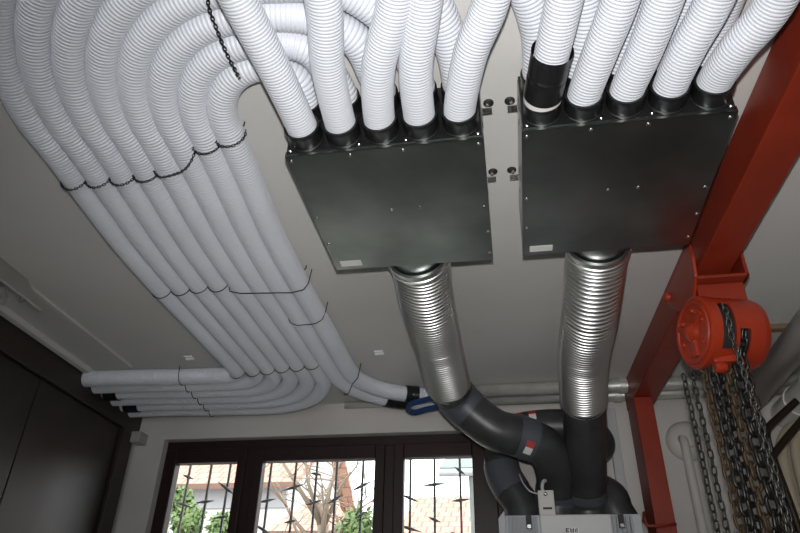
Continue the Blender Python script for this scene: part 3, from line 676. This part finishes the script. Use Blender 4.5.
for px, y, pit, wd, wr, m, lab, z0 in (
    (711, 2.12, .034, .034, .0100, 'chainrust', 'rusty brown load chain, leftmost of the thick strands', zz+.01),
    (719, 2.07, .038, .038, .0115, 'chain', 'dark thick load chain right of the rusty one', zz+.02),
    (727, 2.14, .038, .038, .0115, 'chain', 'dark thick load chain in the middle of the hanging bundle', zz+.02),
    (735, 2.10, .036, .036, .0110, 'chainrust', 'rusty thick load chain in the middle right of the bundle', zz+.03),
    (745, 2.06, .044, .044, .0125, 'chain', 'large-linked dark load chain at the right edge of the bundle', zz+.05)):
    a = cx(px, 400, y); hanging_chain(a[0], y, z0, .22, pit, wd, wr, m, lab, twist=random.uniform(0, 1.5))
# bright chain coming out of the slot of the drum
a0 = cx(716, 318, 1.985)
fr = hc-ax*.073
P = [fr+(-w if w[1] > 0 else w)*(RD-.004)*math.cos(t)+A(0, 0, 1)*(RD-.004)*math.sin(t) for t in np.linspace(.5, -.4, 8)]
P += [A(P[-1][0]+.003, P[-1][1]-.006, hc[2]-.12), A(P[-1][0]+.008, P[-1][1]-.008, hc[2]-.22), A(P[-1][0]+.012, P[-1][1]-.006, hc[2]-.34), A(P[-1][0]+.016, P[-1][1]+.0, .30)]
chain_mb(spline(P, .008), .0215, .021, .006, 7).build('hoist_chain', 'chainbright', None, True, label='bright slim chain running out of the left slot in the drum', category='chain', group='chains hanging from the hoist')
fr = hc-ax*.023
P = [fr+(-w if w[1] > 0 else w)*(RD-.010)*math.cos(t)+A(0, 0, 1)*(RD-.010)*math.sin(t) for t in np.linspace(-.3, -1.0, 6)]
P += [A(P[-1][0], P[-1][1]+.004, hc[2]-.2), A(P[-1][0]+.004, P[-1][1]+.004, .22)]
chain_mb(spline(P, .008), .032, .032, .010, 7).build('hoist_chain', 'chain', None, True, label='dark thick chain running out of the right slot in the drum', category='chain', group='chains hanging from the hoist')

# ------------------------------------------------------------------ outside
struct('ground', MB().b2((-40, WALL+t_+.02, FLOOR-.3), (40, 60, FLOOR-.05)), 'ground')
def roof_slab(name, a, b, c, d, parent, th=.10):        # quad a-b (eave) c-d (ridge); local axes lie in the slope so the tile pattern follows it
    a, b, c, d = [np.asarray(q, float) for q in (a, b, c, d)]
    ux = (b-a)/np.linalg.norm(b-a); n = np.cross(ux, d-a); n /= np.linalg.norm(n); uy = np.cross(n, ux)
    import mathutils
    o0 = a
    loc = [((q-o0).dot(ux), (q-o0).dot(uy), (q-o0).dot(n)) for q in (a, b, c, d)]
    mb = MB().prism(loc, (0, 0, -th))
    me = bpy.data.meshes.new(name); me.from_pydata(np.concatenate(mb.v).tolist(), [], mb.f); me.materials.append(M['tile'])
    o = bpy.data.objects.new(name, me); C.objects.link(o); o.parent = parent
    mat_ = mathutils.Matrix(((ux[0], uy[0], n[0]), (ux[1], uy[1], n[1]), (ux[2], uy[2], n[2]))).to_4x4()
    o.rotation_euler = mat_.to_euler(); o.location = tuple(o0-rootloc(parent)); return o
H = thing('house', (-6.5, 14, FLOOR), 'pale house with a long red tiled roof seen through the left pane', 'house')
ex0, ex1 = -10., onY(300, 480, 12)[0]; ez = onY(230, 483, 11.7)[2]
MB().b2((ex0+.3, 12.2, FLOOR-.05), (ex1-.3, 16.8, ez+.15)).build('wall', 'render1', H)
MB().b2((ex0+.28, 12.12, ez-.35), (ex1-.28, 12.22, ez+.02)).build('eave_band', 'render2', H)
roof_slab('roof', (ex0, 11.7, ez), (ex1, 11.7, ez), (ex1, 14.6, ez+1.9), (ex0, 14.6, ez+1.9), H)
roof_slab('roof', (ex1, 17.5, ez), (ex0, 17.5, ez), (ex0, 14.6, ez+1.9), (ex1, 14.6, ez+1.9), H)
MB().prism([(ex1-.3, 12.2, ez+.1), (ex1-.3, 14.6, ez+1.75), (ex1-.3, 16.9, ez+.1)], (-.2, 0, 0)).build('gable', 'render1', H)
for x in (-8.2, -6.4): 
    f = MB().b2((x, 12.15, .6), (x+.9, 12.25, 1.8)).build('window_frame', 'wood', H); MB().b2((x+.06, 12.13, .66), (x+.84, 12.16, 1.74)).build('pane', 'render2', f)
H2 = thing('house', (-3.0, 10.2, FLOOR), 'low outbuilding with a peaked tiled roof seen through the middle pane', 'house')
pk = onY(307, 503, 9.6); l2 = onY(268, 534, 9.2); r2 = onY(346, 536, 9.2)
MB().b2((l2[0]+.2, 9.3, FLOOR-.05), (r2[0]-.2, 11.5, l2[2]+.06)).build('wall', 'render1', H2)
roof_slab('roof', (l2[0], 9.0, l2[2]), (r2[0], 9.0, l2[2]), (pk[0]+.25, 10.3, pk[2]+.15), (pk[0]-.25, 10.3, pk[2]+.15), H2)
roof_slab('roof', (r2[0], 11.6, l2[2]), (l2[0], 11.6, l2[2]), (pk[0]-.25, 10.3, pk[2]+.15), (pk[0]+.25, 10.3, pk[2]+.15), H2)
roof_slab('roof', (r2[0], 9.0, l2[2]), (r2[0], 11.6, l2[2]), (pk[0]+.25, 10.3, pk[2]+.15), (pk[0]+.25, 10.3, pk[2]+.15), H2)
roof_slab('roof', (l2[0], 11.6, l2[2]), (l2[0], 9.0, l2[2]), (pk[0]-.25, 10.3, pk[2]+.15), (pk[0]-.25, 10.3, pk[2]+.15), H2)
H3 = thing('house', (.5, 13, FLOOR), 'house with a broad red tiled roof seen through the right pane', 'house')
rz = onY(430, 497, 14)[2]; x0 = onY(399, 500, 12)[0]
MB().b2((x0+.3, 10.6, FLOOR-.05), (3.5, 16.5, rz-1.75)).build('wall', 'render1', H3)
roof_slab('roof', (x0, 10.1, rz-2.0), (4, 10.1, rz-2.0), (4, 14, rz), (x0, 14, rz), H3)
roof_slab('roof', (4, 17.9, rz-2.0), (x0, 17.9, rz-2.0), (x0, 14, rz), (4, 14, rz), H3)
MB().prism([(x0+.3, 10.6, rz-1.8), (x0+.3, 14, rz-.12), (x0+.3, 16.5, rz-1.4), (x0+.3, 16.5, rz-1.8)], (.2, 0, 0)).build('gable', 'render1', H3)
# awning close to the window, upper right
w0, w1_ = onY(439, 458, 5.2), onY(482, 480, 5.2)
aw = thing('awning', (w0[0]+.5, 5.2, w0[2]), 'grey-green awning edge outside, top corner of the right pane', 'awning')
MB().prism([(w0[0], 5.2, w1_[2]+.06), (w0[0], 5.2, w1_[2]+.10), (w0[0], 6.4, w0[2]+.42), (w0[0], 6.4, w0[2]+.36)], (1.8, 0, 0)).build('canopy', 'awning', aw)
MB().tube([A(w0[0], 5.2, w1_[2]+.06), A(w0[0]+1.8, 5.2, w1_[2]+.06)], .03, 10).build('front_rail', 'lightgrey', aw, True)
for x in (w0[0]+.25, w0[0]+1.6): MB().tube([A(x, 5.22, w1_[2]+.06), A(x, 5.6, FLOOR)], .025, 8).build('strut', 'awning', aw, True)
# shrubs and a bare-branched tree
def leaves(mb, c, R, n, s):
    for _ in range(n):
        d = rng.normal(size=3); d /= np.linalg.norm(d); p = np.asarray(c)+d*R*rng.uniform(.45, 1.05)*A(1, .8, 1)
        u = rng.normal(size=3); u /= np.linalg.norm(u); v = np.cross(u, d); v /= np.linalg.norm(v)+1e-9
        mb.add([p-u*s, p+v*s*.45, p+u*s, p-v*s*.45], [(0, 1, 2, 3)])
def shrub(blobs, lab, base):
    t = thing('shrub', base, lab, 'shrub', 'shrubs outside')
    mb = MB()
    for c, R, n in blobs: leaves(mb, c, R, n*2, .040)
    mb.build('foliage', 'leaf', t)
    mb = MB()
    for c, R, n in blobs: mb.tube([A(*base), (A(*base)*.4+np.asarray(c)*.6)+A(.05, 0, 0), np.asarray(c)], [.04, .03, .012], 6)
    mb.build('stem', 'bark', t, True)
c1, c2 = onY(184, 500, 7.5), onY(192, 522, 7.5)
c1, c2 = onY(181, 500, 7.5), onY(186, 520, 7.5)
shrub([(c1, .15, 260), (c2, .22, 420), (c2-A(.15, 0, .5), .30, 500)], 'green shrub outside at the left edge of the left pane', (c2[0], 7.5, FLOOR))
c1, c2 = onY(222, 527, 7.2), onY(232, 512, 7.6)
shrub([(c1, .16, 300), (c1-A(-.1, 0, .5), .26, 400)], 'low green shrub outside at the bottom of the left pane', (c1[0], 7.2, FLOOR))
c1 = onY(358, 528, 6.8)
shrub([(c1, .20, 260), (c1-A(0, 0, .4), .32, 300)], 'small green shrub outside at the bottom right of the middle pane', (c1[0], 6.8, FLOOR))
tr = thing('bare_tree', (onY(325, 500, 8.2)[0], 8.2, FLOOR), 'bare branched tree outside behind the middle pane', 'tree')
tx = onY(325, 500, 8.2); top = onY(330, 462, 8.2)
mb = MB(); mb.tube([A(tx[0], 8.2, FLOOR), A(tx[0]+.05, 8.2, .3), A(tx[0], 8.2, tx[2]-.3)], [.11, .09, .07], 10).build('trunk', 'bark', tr, True)
mb = MB()
for i in range(16):
    a = rng.uniform(0, 2*PI); l = rng.uniform(.6, 1.2); s0 = A(tx[0], 8.2, tx[2]-.4+rng.uniform(-.3, .1))
    e = s0+A(math.cos(a)*l*.7, math.sin(a)*l*.7, l*rng.uniform(.6, 1.1)); m_ = (s0+e)/2+A(*rng.normal(size=3))*.08
    mb.tube([s0, m_, e], [.03, .02, .005], 6)
    for _ in range(5):
        f0 = m_+(e-m_)*rng.uniform(0, 1); e2 = f0+A(*rng.normal(size=3))*.25+A(0, 0, .1); mb.tube([f0, (f0+e2)/2+A(*rng.normal(size=3))*.02, e2], [.010, .007, .003], 5)
mb.build('branches', 'bark', tr, True)

# ------------------------------------------------------------------ light, sky, camera
W = bpy.data.worlds.new('overcast_sky'); bpy.context.scene.world = W; W.use_nodes = True
bg = W.node_tree.nodes['Background']; bg.inputs['Color'].default_value = (.92, .96, 1., 1); bg.inputs['Strength'].default_value = 4.2
cam = bpy.data.cameras.new('camera'); co = bpy.data.objects.new('camera', cam); C.objects.link(co)
import mathutils
cam.sensor_width = 36; cam.lens = 36*FPX/800; cam.clip_start = .02
mt = mathutils.Matrix((tuple(RT), tuple(UP), tuple(-FW))).transposed().to_4x4(); co.matrix_world = mt
bpy.context.scene.camera = co
# the camera's pop-up flash, just above the lens
sp_ = bpy.data.lights.new('camera_flash', 'SPOT'); so = bpy.data.objects.new('camera_flash', sp_); C.objects.link(so)
sp_.energy = 122; sp_.spot_size = math.radians(98); sp_.spot_blend = 1.; sp_.shadow_soft_size = .018; sp_.color = (1., .985, .96)
mf = mt.copy(); fl = UP*.10+FW*.02+RT*.0
aim = FW+UP*.10+RT*.14; aim /= np.linalg.norm(aim); r0 = np.cross(aim, UP); r0 /= np.linalg.norm(r0); u0 = np.cross(r0, aim)
mf = mathutils.Matrix((tuple(r0), tuple(u0), tuple(-aim))).transposed().to_4x4(); mf.translation = tuple(fl); so.matrix_world = mf
vs = bpy.context.scene.view_settings
bpy.context.scene.display_settings.display_device = 'sRGB'
vs.view_transform = 'Standard'; vs.look = 'None'; vs.exposure = 0.; vs.gamma = 1.; vs.use_curve_mapping = False
